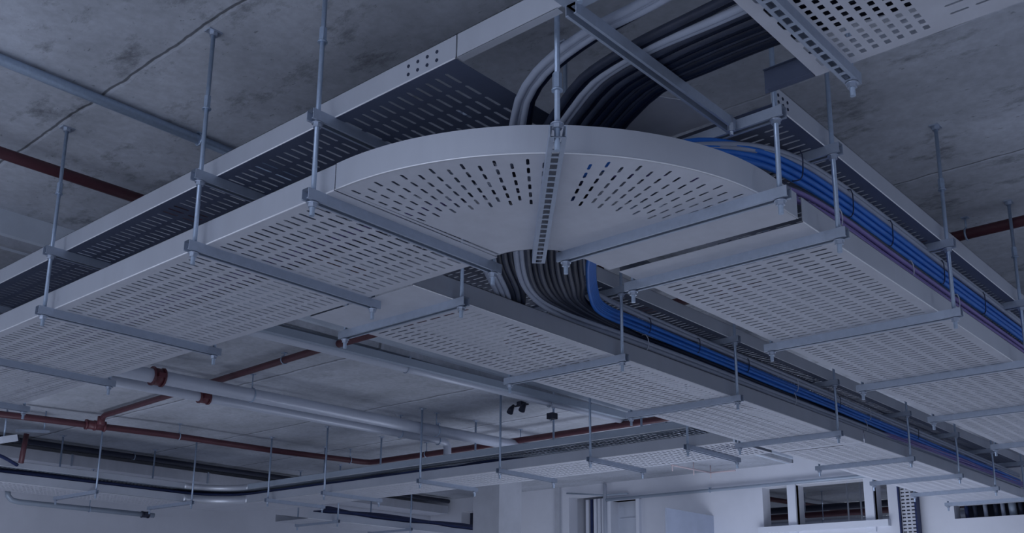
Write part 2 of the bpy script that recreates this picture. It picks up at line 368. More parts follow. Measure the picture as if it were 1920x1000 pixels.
def curved_flange(fn, n, ext, r_in):
    mb = MB(); pts = [fn(PI / 2 * i / n) for i in range(n + 1)]; pts = [ext[0]] + pts + [ext[1]]
    for i in range(len(pts) - 1):
        (x0, y0), (x1, y1) = pts[i], pts[i + 1]
        if math.hypot(x1 - x0, y1 - y0) < 1e-6: continue
        nrm = Vector((CX - (x0 + x1) / 2, CY - (y0 + y1) / 2, 0)).normalized() * .003 * r_in
        a, b = (x0, y0), (x1, y1)
        mb._add([(*a, ZF), (*b, ZF), (*b, ZF + H), (*a, ZF + H), (a[0] + nrm.x, a[1] + nrm.y, ZF), (b[0] + nrm.x, b[1] + nrm.y, ZF), (b[0] + nrm.x, b[1] + nrm.y, ZF + H), (a[0] + nrm.x, a[1] + nrm.y, ZF + H),
                 (a[0] + 4 * nrm.x, a[1] + 4 * nrm.y, ZF + H), (b[0] + 4 * nrm.x, b[1] + 4 * nrm.y, ZF + H)],
                [(0, 1, 2, 3), (7, 6, 5, 4)], True)
        o = len(mb.v) - 10; mb.f += [(o + 3, o + 2, o + 9, o + 8), (o, o + 4, o + 5, o + 1)]; mb.sm += [False, False]
    weld(mb); return mb
curved_flange(bxo, 48, ((AX0, 2.73), (EX, BY0)), 1).build('outer_flange', M['flange'], bend)
MB().tube([(*p, ZF + .002) for p in [(AX0, 2.73)] + [bxo(PI / 2 * i / 60) for i in range(61)] + [(EX, BY0)]], .0032, 6).build('rolled_edge_glint', M['glint'], bend)
curved_flange(lambda a: pol(RI, a), 16, ((CX - RI, 2.73), (EX, CY - RI)), -1).build('inner_flange', M['flange'], bend)
# upper level: straight tray over the first, its opening for the cables, and the two branches
ZU = 1.856
UX0, UX1, HU = 2.144, 3.022, .09
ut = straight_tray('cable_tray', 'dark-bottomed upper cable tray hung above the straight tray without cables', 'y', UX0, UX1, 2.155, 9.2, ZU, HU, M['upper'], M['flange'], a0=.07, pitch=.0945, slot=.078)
sp = MB()
for yy in (2.245, 2.292, 2.339, 2.386):
    for zz in (ZU + .028, ZU + .060): MB().cyl((UX0 - .002, yy, zz), (UX0 + .002, yy, zz), .0065, 10).build('bolt_hole', M['hole'], ut)
og = thing('tray_side_plate', 'plain galvanised side plate bridging the gap where cables drop out of the upper tray', 'cable tray', (UX0, 1.8, ZU))
flange('y', UX0, 1.30, 2.148, ZU, HU, 1).box(UX0, UX0 + .03, 1.72, 2.148, ZU - .001, ZU + .002).build('side_flange', M['flange'], og)
nt_ = thing('cable_tray', 'cable tray with small square holes overhead, where the black cables start', 'cable tray', (2.58, .4, ZU))
mb = perforated(UX0, UX1, .86, 1.19, ZU, 'y', .02, .02, pitch=.038, slot=.026, row=.041, width=.019, side=.03)
m2 = perforated(UX0, UX1, -1.6, .86, ZU, 'x', .03, .03, pitch=.075, slot=.058, row=.05, width=.010, side=.03)
mb._add(m2.v, m2.f)
m3 = perforated(UX0, UX1, 1.19, 1.29, ZU, 'y', .026, .026, pitch=.085, slot=.058, row=.047, width=.015, side=.03); mb._add(m3.v, m3.f)
mb.build('base_plate', M['plate'], nt_, .002)
flange('y', UX0, -1.6, 1.29, ZU, HU, 1).build('side_flange', M['flange'], nt_)
flange('y', UX1, -1.6, 1.29, ZU, HU, -1).build('side_flange', M['flange'], nt_)
op = thing('tray_side_plate', 'side plate of the overhead tray carrying on past its holed floor to the corner', 'cable tray', (UX1, 1.4, ZU))
flange('y', UX1, 1.295, 1.48, ZU, HU, -1).box(UX1 - .03, UX1, 1.295, 1.46, ZU - .001, ZU + .002).build('side_flange', M['upper'], op)  # dark tray steel paints the shade on this plate's inner face
# upper branch above the blue cables, and its plain connecting plate
UBY0, UBY1, ZUB = 1.53, 2.44, 1.90
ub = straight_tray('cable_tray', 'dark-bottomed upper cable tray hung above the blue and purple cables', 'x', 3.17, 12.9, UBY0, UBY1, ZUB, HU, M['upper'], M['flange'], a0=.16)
sp = MB()
for xx in (3.225, 3.262, 3.30):
    for zz in (ZUB + .03, ZUB + .058): MB().cyl((xx, UBY0 - .002, zz), (xx, UBY0 + .002, zz), .0065, 10).build('bolt_hole', M['hole'], ub)
tag(MB().prism([(2.76, 2.32, 1.90), (2.80, 1.86, 1.90), (2.98, 1.74, 1.90), (3.15, 1.72, 1.90), (3.15, 2.36, 1.90)], (0, 0, .003)).build('connector_plate', M['plate']),
    'plain steel connector plate behind the sweeping black cables', 'plate')
ZUM = 1.951
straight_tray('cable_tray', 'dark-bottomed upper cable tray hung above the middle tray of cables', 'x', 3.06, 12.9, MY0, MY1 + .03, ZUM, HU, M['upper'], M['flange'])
# cross tray and the tray along the side wall, each with a second tray above it
CX0, CX1, DY0, DY1, RB = 7.40, 8.08, 11.5, 12.25, .55
def cross_set(z, h, pm, words, up):
    fm = M['duct'] if up else M['flange']
    straight_tray('cable_tray', 'cable tray crossing in front of the lit wall, ' + words, 'y', CX0, CX1, MY1 + .06, DY0 - RB, z, h, pm, fm, pitch=.1)
    straight_tray('cable_tray', 'cable tray running beside the long grey side wall, ' + words, 'x', 2.2, CX0 - RB, DY0, DY1, z, h, pm, M['flange'], pitch=.1)
    cx, cy = CX0 - RB, DY0 - RB; W = CX1 - CX0
    b = thing('curved_cable_tray', 'small shiny cable tray bend by the side wall, ' + words, 'cable tray', (cx, cy, z))
    q = MB(); n = 18
    for i in range(n):
        t0, t1 = PI / 2 * i / n, PI / 2 * (i + 1) / n
        f = lambda r, t: (cx + r * math.cos(t), cy + r * math.sin(t), z)
        ro0 = RB + W + (DY1 - DY0 - W) * t0 / (PI / 2); ro1 = RB + W + (DY1 - DY0 - W) * t1 / (PI / 2)
        q._add([f(RB, t0), f(ro0, t0), f(ro1, t1), f(RB, t1)], [(3, 2, 1, 0)])
    q.build('base_plate', pm, b, .002)
    for nm, r_ in (('inner_flange', RB), ('outer_flange', None)):
        q = MB()
        for i in range(n):
            t0, t1 = PI / 2 * i / n, PI / 2 * (i + 1) / n
            ra = r_ or RB + W + (DY1 - DY0 - W) * t0 / (PI / 2); rb = r_ or RB + W + (DY1 - DY0 - W) * t1 / (PI / 2)
            a = (cx + ra * math.cos(t0), cy + ra * math.sin(t0)); bb = (cx + rb * math.cos(t1), cy + rb * math.sin(t1))
            q._add([(*a, z), (*bb, z), (*bb, z + h), (*a, z + h)], [(0, 1, 2, 3)], True)
        weld(q); q.build(nm, M['flange'], b, .003)
cross_set(ZF, .10, M['plate'], 'lower of the pair', 0)
cross_set(1.712, .070, M['duct'], 'upper of the pair', 1)
straight_tray('cable_tray', 'pale short cable tray of dark cables ending beside the grey column', 'x', 8.75, 13.15, 11.45, 12.2, 1.50, .10, M['plate'], M['flange'], pitch=.1)

# ------------------------------------------------------------------ hangers
gA = 'rod hangers under the bare straight trays'
for i, y in enumerate((2.80, 3.58, 4.93, 6.12, 7.35)):
    hanger(['rod hanger at the joint of curved tray and bare straight tray', 'second rod hanger along the bare tray from the curved tray', 'third rod hanger along the bare tray from the curved tray',
            'fourth rod hanger along the bare tray from the curved tray', 'fifth rod hanger along the bare tray, far from the curve'][i], ((2.078, y), (3.045, y)), (ZL, 1.815), ZC if y < YS else ZC2, gA,
           coupler=2.18 if y < YS else None, inner_top=1.875)
gB = 'rod hangers under the blue and purple cables'
for i, (x, zu) in enumerate(((3.14, 1.815), (3.63, 1.859), (4.95, 1.859), (6.17, 1.859), (7.42, 1.859), (8.85, 1.859), (10.2, 1.859), (11.5, 1.859))):
    hanger(['rod hanger at the curved tray where the blue cables swing in', 'second rod hanger along the blue and purple cables, by the tray joint'][i] if i < 2 else ORD[i] + ' rod hanger along the blue and purple cables from the curved tray',
           ((x, 1.505), (x, 2.475)), (ZL, zu), ZC, gB, coupler=2.2 if i > 1 else None)
gM = 'rod hangers under the middle tray of cables'
for i, x in enumerate((3.30, 4.62, 5.94, 7.51, 9.02, 10.29, 11.42, 12.5)):
    hanger(ORD[i] + ' rod hanger along the middle tray, counted from the bare tray', ((x, 3.235), (x, 4.09)), (ZL, 1.910), ZC, gM, coupler=None)
gC = 'rod hangers under the crossing trays'
for i, y in enumerate((4.46, 5.48, 6.58, 7.70, 9.28, 10.36)):
    hanger(ORD[i] + ' rod hanger along the crossing tray, counted from the middle tray', ((7.30, y), (8.13, y)), (ZL, ), ZC2 if y > YS else ZC, gC, coupler=None, r=.011)
for i, x in enumerate((6.86, 5.62, 4.35, 3.1)):
    hanger(ORD[i] + ' rod hanger along the wall-side tray, counted from its bend', ((x, 11.33), (x, 12.32)), (ZL, ), ZC2, 'rod hangers of the wall-side tray', coupler=None, r=.011)
for i, x in enumerate((9.2, 10.6)):
    hanger(['rod hanger at the open end of the short pale tray', 'rod hanger of the short pale tray nearer the column'][i], ((x, 11.36), (x, 12.28)), (1.47, ), ZC2, 'rod hangers of the short tray', coupler=None, r=.011)
# channel under the middle of the bend on its own rods
bs = thing('trapeze_hanger', 'slotted channel and rod under the middle of the curved tray', 'hanger', (2.68, 2.2, ZL))
channel((2.262, 1.812), (3.085, 2.578), ZL, .055, .041, slot=(.012, .017), pitch=.045, back_down=True).build('support_channel', M['strut'], bs)
rod(bs, 2.286, 1.835, ZL - .03, ZC, [ZL + .045], 1.712, True)
# channels carrying the upper tray at the opening
cs = thing('trapeze_hanger', 'long channel slanting across in front of the sweeping black cables', 'hanger', (2.6, 1.68, 1.815))
channel((2.150, 1.672), (3.118, 1.672), 1.815).build('support_channel', M['strut'], cs)
rod(cs, 2.10, 1.60, 1.80, ZC, [], None, True); MB().box(2.08, 2.19, 1.58, 1.70, 1.853, 1.860).build('end_bracket', M['strut'], cs)
bo = MB(); hexnut(bo, 3.085, 1.655, 1.795, .014, .03); bo.cyl((3.085, 1.655, 1.78), (3.085, 1.655, 1.86), .007); bo.build('bolt', M['nut'], cs)
ts = thing('trapeze_hanger', 'slotted channel under the overhead tray with square holes', 'hanger', (2.6, 1.19, 1.815))
channel((2.05, 1.19), (3.105, 1.19), 1.815, .046, .041, slot=(.0105, .018), pitch=.052, back_down=True).build('support_channel', M['strut'], ts)
rod(ts, 3.075, 1.19, 1.765, ZC, [1.795], None, True); rod(ts, 2.08, 1.19, 1.765, ZC, [1.795], None, True)

# ------------------------------------------------------------------ cables
def spline(pts, step=.05):
    P = [Vector(p) for p in pts]; out = []
    P = [P[0] * 2 - P[1]] + P + [P[-1] * 2 - P[-2]]
    for i in range(1, len(P) - 2):
        p0, p1, p2, p3 = P[i - 1:i + 3]; L = (p2 - p1).length; n = max(2, min(40, int(L / step)))
        if L > 2.5: n = 14
        t0 = 0; t1 = (p1 - p0).length ** .5 + 1e-6; t2 = t1 + L ** .5 + 1e-6; t3 = t2 + (p3 - p2).length ** .5 + 1e-6
        for k in range(n):
            t = t1 + (t2 - t1) * k / n
            A1 = p0 * ((t1 - t) / t1) + p1 * (t / t1); A2 = p1 * ((t2 - t) / (t2 - t1)) + p2 * ((t - t1) / (t2 - t1)); A3 = p2 * ((t3 - t) / (t3 - t2)) + p3 * ((t - t2) / (t3 - t2))
            B1 = A1 * ((t2 - t) / t2) + A2 * (t / t2); B2 = A2 * ((t3 - t) / (t3 - t1)) + A3 * ((t - t1) / (t3 - t1))
            out.append(B1 * ((t2 - t) / (t2 - t1)) + B2 * ((t - t1) / (t2 - t1)))
    out.append(P[-2]); return out
def cable(name, label, group, pts, r, m, n=8, step=.05):
    return tag(MB().tube(spline(pts, step), r, n).build(name, M[m]), label, 'cable', group)
def run_wave(x0, x1, y, z, amp=.006, n=8, ph=0.0):
    return [(x0 + (x1 - x0) * i / n, y + amp * math.sin(1.7 * i + ph), z + amp * .8 * math.sin(2.3 * i + ph * 2)) for i in range(n + 1)]

# thick cables out of the upper tray, round and down into the middle tray
OUT = [(2.22, .2, 1.895), (2.25, 1.0, 1.897), (2.34, 1.53, 1.90), (2.347, 1.783, 1.89), (2.40, 2.02, 1.87), (2.459, 2.15, 1.835), (2.55, 2.26, 1.79), (2.88, 2.69, 1.735), (3.26, 3.07, 1.70), (3.667, 3.33, 1.668)]
INN = [(2.93, .2, 1.895), (2.90, .9, 1.895), (2.827, 1.291, 1.895), (2.786, 1.567, 1.88), (2.769, 1.751, 1.86), (2.789, 1.88, 1.82), (2.81, 1.96, 1.79), (3.05, 2.28, 1.735), (3.53, 2.70, 1.70), (3.85, 2.93, 1.70)]
sweep = ['grey', 'grey', 'grey', 'black', 'char', 'black', 'grey', 'grey', 'char', 'black', 'char', 'black', 'black', 'char', 'black', 'char', 'black', 'black']
n = len(sweep); seen = {}
words = {'grey': 'light grey', 'black': 'black', 'char': 'charcoal'}
tot = {k: sweep.count(k) for k in words}
for i, c in enumerate(sweep):
    t = i / (n - 1); k = seen.get(c, 0); seen[c] = k + 1
    tt = t * .62 if i < 4 else .36 + (t - .235) * .837
    lay = (i % 2) * .006
    pts = []
    for j, (a, b) in enumerate(zip(OUT, INN)):
        w_ = t + (tt - t) * (1 if j < 6 else .5 if j == 6 else 0)
        p = Vector(a).lerp(Vector(b), w_); p.z += lay * (1 if 0 < j < 9 else .3) + (.012 if j < 3 and c != 'grey' else 0)
        pts.append(p)
    if i < 6:      # outer ones lie down on the floor of the middle tray
        yl = 3.88 - t * 1.1
        pts += [(4.05 + t * .2, 3.40 + .3 * (1 - t) * .6, 1.615), (4.6, yl, 1.575), (5.4, yl, 1.568), (8, yl, 1.568), (12.6, yl, 1.568)]
    else:
        z = 1.677 + .026 * (i - 6) if i < 8 else 1.716 + (i - 8) * .0036; y = 3.304 + .022 * (i > 7)
        pts[-1] = Vector(pts[-1]); q0 = Vector(pts[-1])
        s = (i - 6) / 11
        pts += [(4.15 + s * .1, 3.30 - s * .10 + .012, z + .01 * s), (4.75 + s * .1, y, z)] + [(x_, y_, z_ - (.004 if i < 8 else .008) * (x_ - 5.5)) for x_, y_, z_ in run_wave(5.5, 12.6, y, z, .002, 8, i)]
    cable('power_cable', '%s cable, %s of its colour counted from the outside of the big sweep' % (words[c], ORD[k]), 'thick cables sweeping from the upper tray to the middle tray', pts, .0142 if c == 'grey' else .0155, c, 10)

# bundle against the edge of the lower tray: blue, grey, purple, black
ARC = lambda r, a, z: (CX - (r) * math.cos(a), CY - r * math.sin(a), z)
nb = 6
for i in range(nb):
    z = 1.752 + i * .0165; y = 1.603 + (i % 2) * .014; f = i / (nb - 1)
    zz = 1.705 + f * .06
    pts = run_wave(12.7, 4.4, y, z, .004, 8, i * .7) + [(3.9, y + .004, z), (3.55, y + .02, z - .003), (3.30, y + .045 + .004 * i, z - .016), (3.05, 1.735 + .008 * i, z - .05), (2.82, 1.90 + .01 * i, 1.655 + .006 * i), (2.74, 2.12, 1.625 + .012 * i),
           (2.86, 2.33 - .006 * i, 1.66 + .01 * i), (3.14, 2.42 - .006 * i, 1.70 + .01 * i), (3.50 + .03 * f, 2.62, 1.715 + .008 * i), (3.75 + .05 * f, 2.82, 1.72 + .008 * i), (4.08 + .05 * f, 3.055, 1.73 + .01 * i), (4.42 + .04 * f, 3.245, 1.750 + .0115 * i)]
    pts += [(x_, y_, z_ - .009 * (x_ - 4.95)) for x_, y_, z_ in run_wave(4.95, 12.6, 3.300 + (i % 2) * .014, 1.766 + .0128 * i, .004, 9, i * .9)]
    cable('data_cable', 'blue cable, %s from the bottom of the bundle along the tray edge' % ORD[i], 'blue data cables', pts, .0120, 'blue', 8)
for i in range(2):
    z = 1.858 + i * .018; y = 1.606
    pts = run_wave(12.7, 4.4, y, z, .003, 8, i) + [(3.9, y + .006, z - .004), (3.55, y + .02, z - .02), (3.30, y + .06, z - .055), (3.05, 1.76, z - .115), (2.82, 1.93, 1.70), (2.72, 2.16, 1.68), (2.84, 2.36, 1.72), (3.14, 2.46, 1.76), (3.52, 2.66, 1.775), (3.80, 2.86, 1.785), (4.12, 3.09, 1.795), (4.42, 3.235, 1.845)]
    pts += [(x_, y_, z_ - .008 * (x_ - 4.95)) for x_, y_, z_ in run_wave(4.95, 12.6, 3.302, 1.858 + i * .022, .003, 9, i)]
    cable('data_cable', ['light grey cable lying directly on the blue bundle', 'topmost light grey cable above the blue bundle'][i], 'grey cables on the blue bundle', pts, .0128, 'grey', 8)
for i in range(4):
    c = ['purple', 'purple', 'purple', 'char'][i]; z = 1.668 + i * .0195; y = 1.600 + (i % 2) * .012
    pts = run_wave(12.7, 4.4, y, z, .004, 8, i * 1.3) + [(3.9, y, z), (3.55, y + .015, z - .01), (3.30, y + .05, z - .04), (3.0, 1.80, 1.62), (2.70, 2.02, 1.575), (2.50, 2.5, 1.562), (2.45 + .03 * i, 3.2, 1.56), (2.45 + .03 * i, 6.0, 1.558), (2.45 + .03 * i, 9.0, 1.558)]
    cable('data_cable', ['lowest purple cable along the tray edge under the blue bundle', 'middle purple cable along the tray edge under the blue bundle', 'upper purple cable along the tray edge under the blue bundle', 'charcoal cable between the purple cables and the blue bundle'][i], 'cables under the blue bundle', pts, .0105, c, 8)
for i in range(3):
    pts = [(5.0, 3.34 + .03 * i, 1.58), (7.4, 3.34 + .03 * i, 1.60), (8.2, 3.33, 1.66), (8.9, 3.293 + .006 * i, 1.69 + .016 * i)] + run_wave(9.4, 12.7, 3.294, 1.692 + .018 * i, .006, 5, i)
    cable('data_cable', ['lowest', 'middle', 'upper'][i] + ' purple cable surfacing in the far part of the middle tray', 'purple cables in the middle tray', pts, .0105, 'purple', 8)
# dark cables on the wall-side and crossing trays
for i in range(4):
    r_ = RB + .05 + .05 * i; cx, cy = CX0 - RB, DY0 - RB; z = 1.655 + .012 * i
    pts = [(2.4, DY0 + .05 + .05 * i, z)] + [(3.4 + .9 * k, DY0 + .05 + .05 * i + .012 * math.sin(k * 2 + i), z + .01 * math.sin(k * 3 + i)) for k in range(4)]
    pts += [(cx + r_ * math.cos(PI / 2 - a * PI / 12), cy + r_ * math.sin(PI / 2 - a * PI / 12), z) for a in range(7)]
    pts += [(CX0 + .05 + .05 * i + .014 * math.sin(k * 2.2 + i), 10.3 - k * .85, z + .012 * math.sin(k * 2.7 + i) - .004 * k) for k in range(1, 5)] + [(CX0 + .12 + .05 * i, 5.6, 1.60), (CX0 + .14 + .05 * i, 4.9, 1.57), (CX0 + .14 + .05 * i, 4.2, 1.56)]
    cable('power_cable', 'dark navy cable around the small bend, %s from its inner edge' % ORD[i], 'dark cables of the crossing tray', pts, .024, 'navy', 8)
for i in range(4):
    pts = [(8.9 + .1 * i, 11.52 + .06 * i, 1.60)] + [(9.2 + .5 * k, 11.50 + .06 * i + .012 * math.sin(k + i), 1.635 + .018 * i + .012 * math.sin(2 * k + i)) for k in range(7)] + [(12.9, 11.55 + .06 * i, 1.66), (13.6, 11.6 + .06 * i, 1.60)]
    cable('power_cable', 'dark navy cable on the short pale tray, %s from its front edge' % ORD[i], 'dark cables of the short tray', pts, .026, 'navy', 8)
# cable ties
def tie(label, pts, m, group): tag(MB().tube(spline(pts, .02), .0028, 5).build('cable_tie', M[m]), label, 'cable tie', group)
for i, x in enumerate((3.50, 3.98, 4.42, 5.10, 5.75, 6.6)):
    d = .03
    tie('dark tie around the blue bundle on the tray edge, %s from the curved tray' % ORD[i], [(x, 1.622, 1.735), (x + .005, 1.590, 1.735), (x + d, 1.588, 1.80), (x + d * .6, 1.590, 1.862), (x, 1.622, 1.862)], 'tie', 'ties on the tray-edge bundle')
for i, x in enumerate((3.86, 4.66, 5.3)):
    tie('pale tie around the purple cables, %s from the curved tray' % ORD[i], [(x, 1.618, 1.65), (x, 1.586, 1.652), (x + .012, 1.584, 1.69), (x, 1.588, 1.728), (x, 1.618, 1.73)], 'tiew', 'pale ties on the purple cables')
for i, x in enumerate((4.98, 5.55, 6.2, 6.95, 7.7, 8.3, 9.4)):
    pale = i in (3, 5)
    tie('%s tie around the blue cables in the middle tray, %s from the sweep' % ('pale' if pale else 'dark', ORD[i]), [(x, 3.320, 1.765), (x, 3.287, 1.765), (x + .02, 3.285, 1.81), (x + .012, 3.287, 1.862), (x, 3.320, 1.864)], 'tiew' if pale else 'tie', 'ties on the middle bundle')
for i, x in enumerate((4.95, 6.9, 8.2)):
    tie('pale tie around the grey cables in the middle tray, %s from the sweep' % ORD[i], [(x, 3.33, 1.652), (x, 3.284, 1.652), (x + .02, 3.282, 1.70), (x, 3.29, 1.748), (x, 3.33, 1.75)], 'tiew', 'pale ties on the middle tray grey cables')

# ------------------------------------------------------------------ pipes
def pipe(name, label, pts, r, m, clamps=(), up=ZC2, group=None, couplings=(), cm='redf', sharp=False):
    t = thing(name, label, 'pipe', pts[0], group); mb = MB()
    mb.tube(pts, r, 16); mb.build('pipe_body', M[m], t)
    P = [Vector(p) for p in pts]
    def at(f):
        k = int(f); k = min(k, len(P) - 2); return P[k].lerp(P[k + 1], f - k), (P[k + 1] - P[k]).normalized()
    for f in couplings:
        c, d = at(f); q = MB().cyl(c - d * .045, c + d * .045, r * 1.22, 16)
        for e in (-.045, .045): q.cyl(c + d * (e - .008), c + d * (e + .008), r * 1.36, 16)
        s = d.cross(Vector((0, 0, 1))).normalized()
        for e in (-1, 1): q.obox(c + s * e * r * 1.42, d, s, (0, 0, 1), .03, .018, .018)
        q.build('pipe_coupling', M[cm], t)
    for f in clamps:
        c, d = at(f); q = MB(); q.ring(c, d, r + .004, .006, 20, 6); q.cyl((c.x, c.y, c.z + r), (c.x, c.y, up), .006, 8); q.box(c.x - .02, c.x + .02, c.y - .02, c.y + .02, up - .006, up)
        q.build('pipe_clamp', M['rod'], t)
    return t
pipe('conduit', 'thin galvanised conduit fixed flat under the rough concrete ceiling', [(-1.5, 4.47, 2.486), (2.0, 4.46, 2.486), (6.0, 4.45, 2.486)], .026, 'rod', (1.14,), ZC)
pipe('sprinkler_pipe', 'dark red pipe under the high ceiling, ending behind the upper tray without cables', [(-1.5, 5.30, 2.42), (2.0, 5.27, 2.42), (4.6, 5.22, 2.42)], .032, 'red', (.5,), ZC)
pipe('sprinkler_pipe', 'dark red pipe under the high ceiling beyond the blue and purple cables', [(6.22, -2.5, 2.41), (6.25, 1.0, 2.41), (6.27, 5.6, 2.41)], .033, 'red', (1.17,), ZC)
pipe('sprinkler_pipe', 'dark red branch pipe crossing above the two pale pipes', [(4.93, 3.6, 2.235), (4.99, 6.55, 2.235), (5.18, 10.42, 2.235), (5.19, 10.50, 2.215), (5.19, 10.52, 2.16)], .030, 'red', (1.52, 1.12), ZC2)
mp_ = pipe('sprinkler_pipe', 'long red main pipe beside the side wall turning towards the lit wall', [(2.6, 11.3, 2.15), (4.5, 10.80, 2.15), (6.0, 10.52, 2.15), (7.3, 10.44, 2.15), (8.66, 10.22, 2.15), (8.73, 10.16, 2.15), (8.74, 10.08, 2.15), (8.76, 8.5, 2.15), (8.74, 6.15, 2.15), (8.74, 4.3, 2.15)], .036, 'red', (2.1, 3.85, 6.6), ZC2)
q = MB().cyl((5.09, 10.67, 2.15), (5.30, 10.63, 2.15), .05, 16).cyl((5.19, 10.52, 2.14), (5.19, 10.52, 2.23), .040, 14)
for e in (5.10, 5.19, 5.29): q.cyl((e - .01, 10.69 - (e - 5) * .17, 2.15), (e + .012, 10.686 - (e - 5) * .17, 2.15), .058, 14)
q.build('tee_fitting', M['redf'], mp_)
pipe('drain_pipe', 'thick pale pipe under the low ceiling with a red coupling', [(2.6, 8.0, 2.10), (4.36, 7.90, 2.10), (7.34, 7.775, 2.10), (10.6, 7.5, 2.10)], .062, 'white', (1.31, 2.07, 2.46), ZC2, None, (.995,))
pipe('drain_pipe', 'thinner pale pipe beside the thick one, bending down at its end', [(2.6, 8.42, 2.10), (5.06, 8.30, 2.10), (7.68, 8.15, 2.10), (8.05, 8.14, 2.10), (8.10, 8.14, 2.085), (8.13, 8.14, 2.04), (8.13, 8.14, 1.80)], .045, 'white', (1.9, 2.8), ZC2, None, (1.0,))
tr = thing('cable_trunking', 'long pale trunking strapped under the low ceiling between crossing and bare trays', 'trunking', (6, 6.35, 2.2))
q = MB(); a, b = Vector((3.4, 6.42, 2.2)), Vector((9.4, 6.08, 2.2)); d = (b - a).normalized(); s = Vector((-d.y, d.x, 0))
q.obox((a + b) / 2 + Vector((0, 0, .03)), d, s, (0, 0, 1), (b - a).length / 2, .075, .032); q.build('trunking_body', M['duct'], tr)
MB().tube([a + s * .02, b + s * .02], .038, 12).build('conduit', M['white'], tr)
MB().tube([a + s * .11 + Vector((0, 0, .01)), b + s * .11 + Vector((0, 0, .01))], .014, 8).build('thin_conduit', M['gadget'], tr)
for f in (.395, .70, .9):
    c = a.lerp(b, f); k = MB(); k.ring(c + s * .02, d, .044, .005, 16, 6, PI * .5, PI * 1.5)
    for e in (-.03, .065): k.obox(c + s * e + Vector((0, 0, .05)), d, s, (0, 0, 1), .012, .003, .05)
    k.build('strap', M['strut'], tr)
bx = thing('junction_box', 'dark little box fixed under the pale trunking', 'box', (7.86, 6.36, 2.12)); MB().box(7.82, 7.90, 6.34, 6.42, 2.10, 2.16).build('box_body', M['gadget'], bx); MB().cyl((7.84, 6.38, 2.075), (7.84, 6.38, 2.10), .012).build('cable_gland', M['nut'], bx)
bx = thing('spotlight', 'small dark twin spotlight under the low ceiling behind the trunking', 'light', (7.64, 6.7, 2.28))
MB().box(7.70, 7.76, 6.66, 6.72, 2.26, ZC2).build('bracket', M['gadget'], bx)
for yy in (6.60, 6.76): MB().tube([(7.70, yy, 2.27), (7.66, yy, 2.22), (7.64, yy, 2.18)], [.012, .03, .035], 12).build('lamp_head', M['gadget'], bx)
MB().box(7.72, 7.74, 6.59, 6.77, 2.255, 2.27).build('bar', M['gadget'], bx)
bx = thing('junction_box', 'dark box on the end of the pale trunking above the crossing tray', 'box', (9.42, 6.07, 2.2)); MB().box(9.40, 9.52, 6.00, 6.14, 2.15, 2.27).build('box_body', M['gadget'], bx); MB().box(9.39, 9.53, 5.99, 6.15, 2.20, 2.21).build('lid_rim', M['nut'], bx)
# along the side wall
dk = thing('air_duct', 'pale rectangular duct running along the top of the side wall', 'duct', (6, 13.1, 2.1)); MB().box(-3, 12.9, 12.86, 13.38, 2.03, 2.17).build('duct_body', M['plate'], dk)
q = MB()
for x in range(-2, 13, 2): MB().box(x, x + .02, 12.845, 12.861, 2.02, 2.18).build('duct_flange', M['strut'], dk)
pipe('black_pipe_or_shade', 'black tube drawn for the shadowed gap under the ceiling above the pale duct', [(-3, 12.75, 2.235), (12.8, 12.75, 2.235)], .036, 'gadget', (.35, .62), ZC2)  # black tube put in for the shadowed gap between slab and duct
pipe('drain_pipe', 'short grey pipe with an elbow on the side wall below the tray', [(5.30, 12.95, 1.63), (5.31, 12.95, 1.57), (5.36, 12.95, 1.525), (5.44, 12.95, 1.51), (7.28, 12.95, 1.505)], .034, 'duct', (3.5,), 2.03, None, (3.93,), 'gadget')
br = thing('pipe_stub', 'short dark red upright pipe on a bracket above the wall-side tray', 'pipe', (4.62, 11.0, 1.7))
MB().cyl((4.62, 11.05, 1.70), (4.64, 11.05, 2.02), .028, 12).build('pipe_body', M['red'], br); MB().obox((4.70, 11.05, 2.06), (1, 0, .12), (0, 1, 0), (-.12, 0, 1), .17, .03, .012).build('bracket', M['strut'], br); MB().cyl((4.82, 11.05, 2.06), (4.82, 11.05, ZC2), .008).build('rod', M['rod'], br)
fx = thing('security_camera', 'small pale camera on a stem above the wall-side tray', 'camera', (4.4, 11.0, 1.9)); MB().obox((4.42, 10.95, 1.92), (1, 0, .3), (0, 1, 0), (-.3, 0, 1), .08, .035, .035).build('camera_body', M['fix'], fx); MB().cyl((4.37, 10.95, 1.93), (4.37, 10.95, ZC2), .01).build('stem', M['rod'], fx); MB().obox((4.505, 10.95, 1.947), (1, 0, .3), (0, 1, 0), (-.3, 0, 1), .012, .025, .025).build('lens', M['gadget'], fx)
tag(MB().tube(spline([(3.9, 11.7, 1.80), (4.25, 11.4, 1.83), (4.5, 11.35, 1.80), (4.75, 11.45, 1.735)], .04), .02, 8).build('power_cable', M['navy']), 'thick dark cable looping onto the wall-side tray by the camera', 'cable')
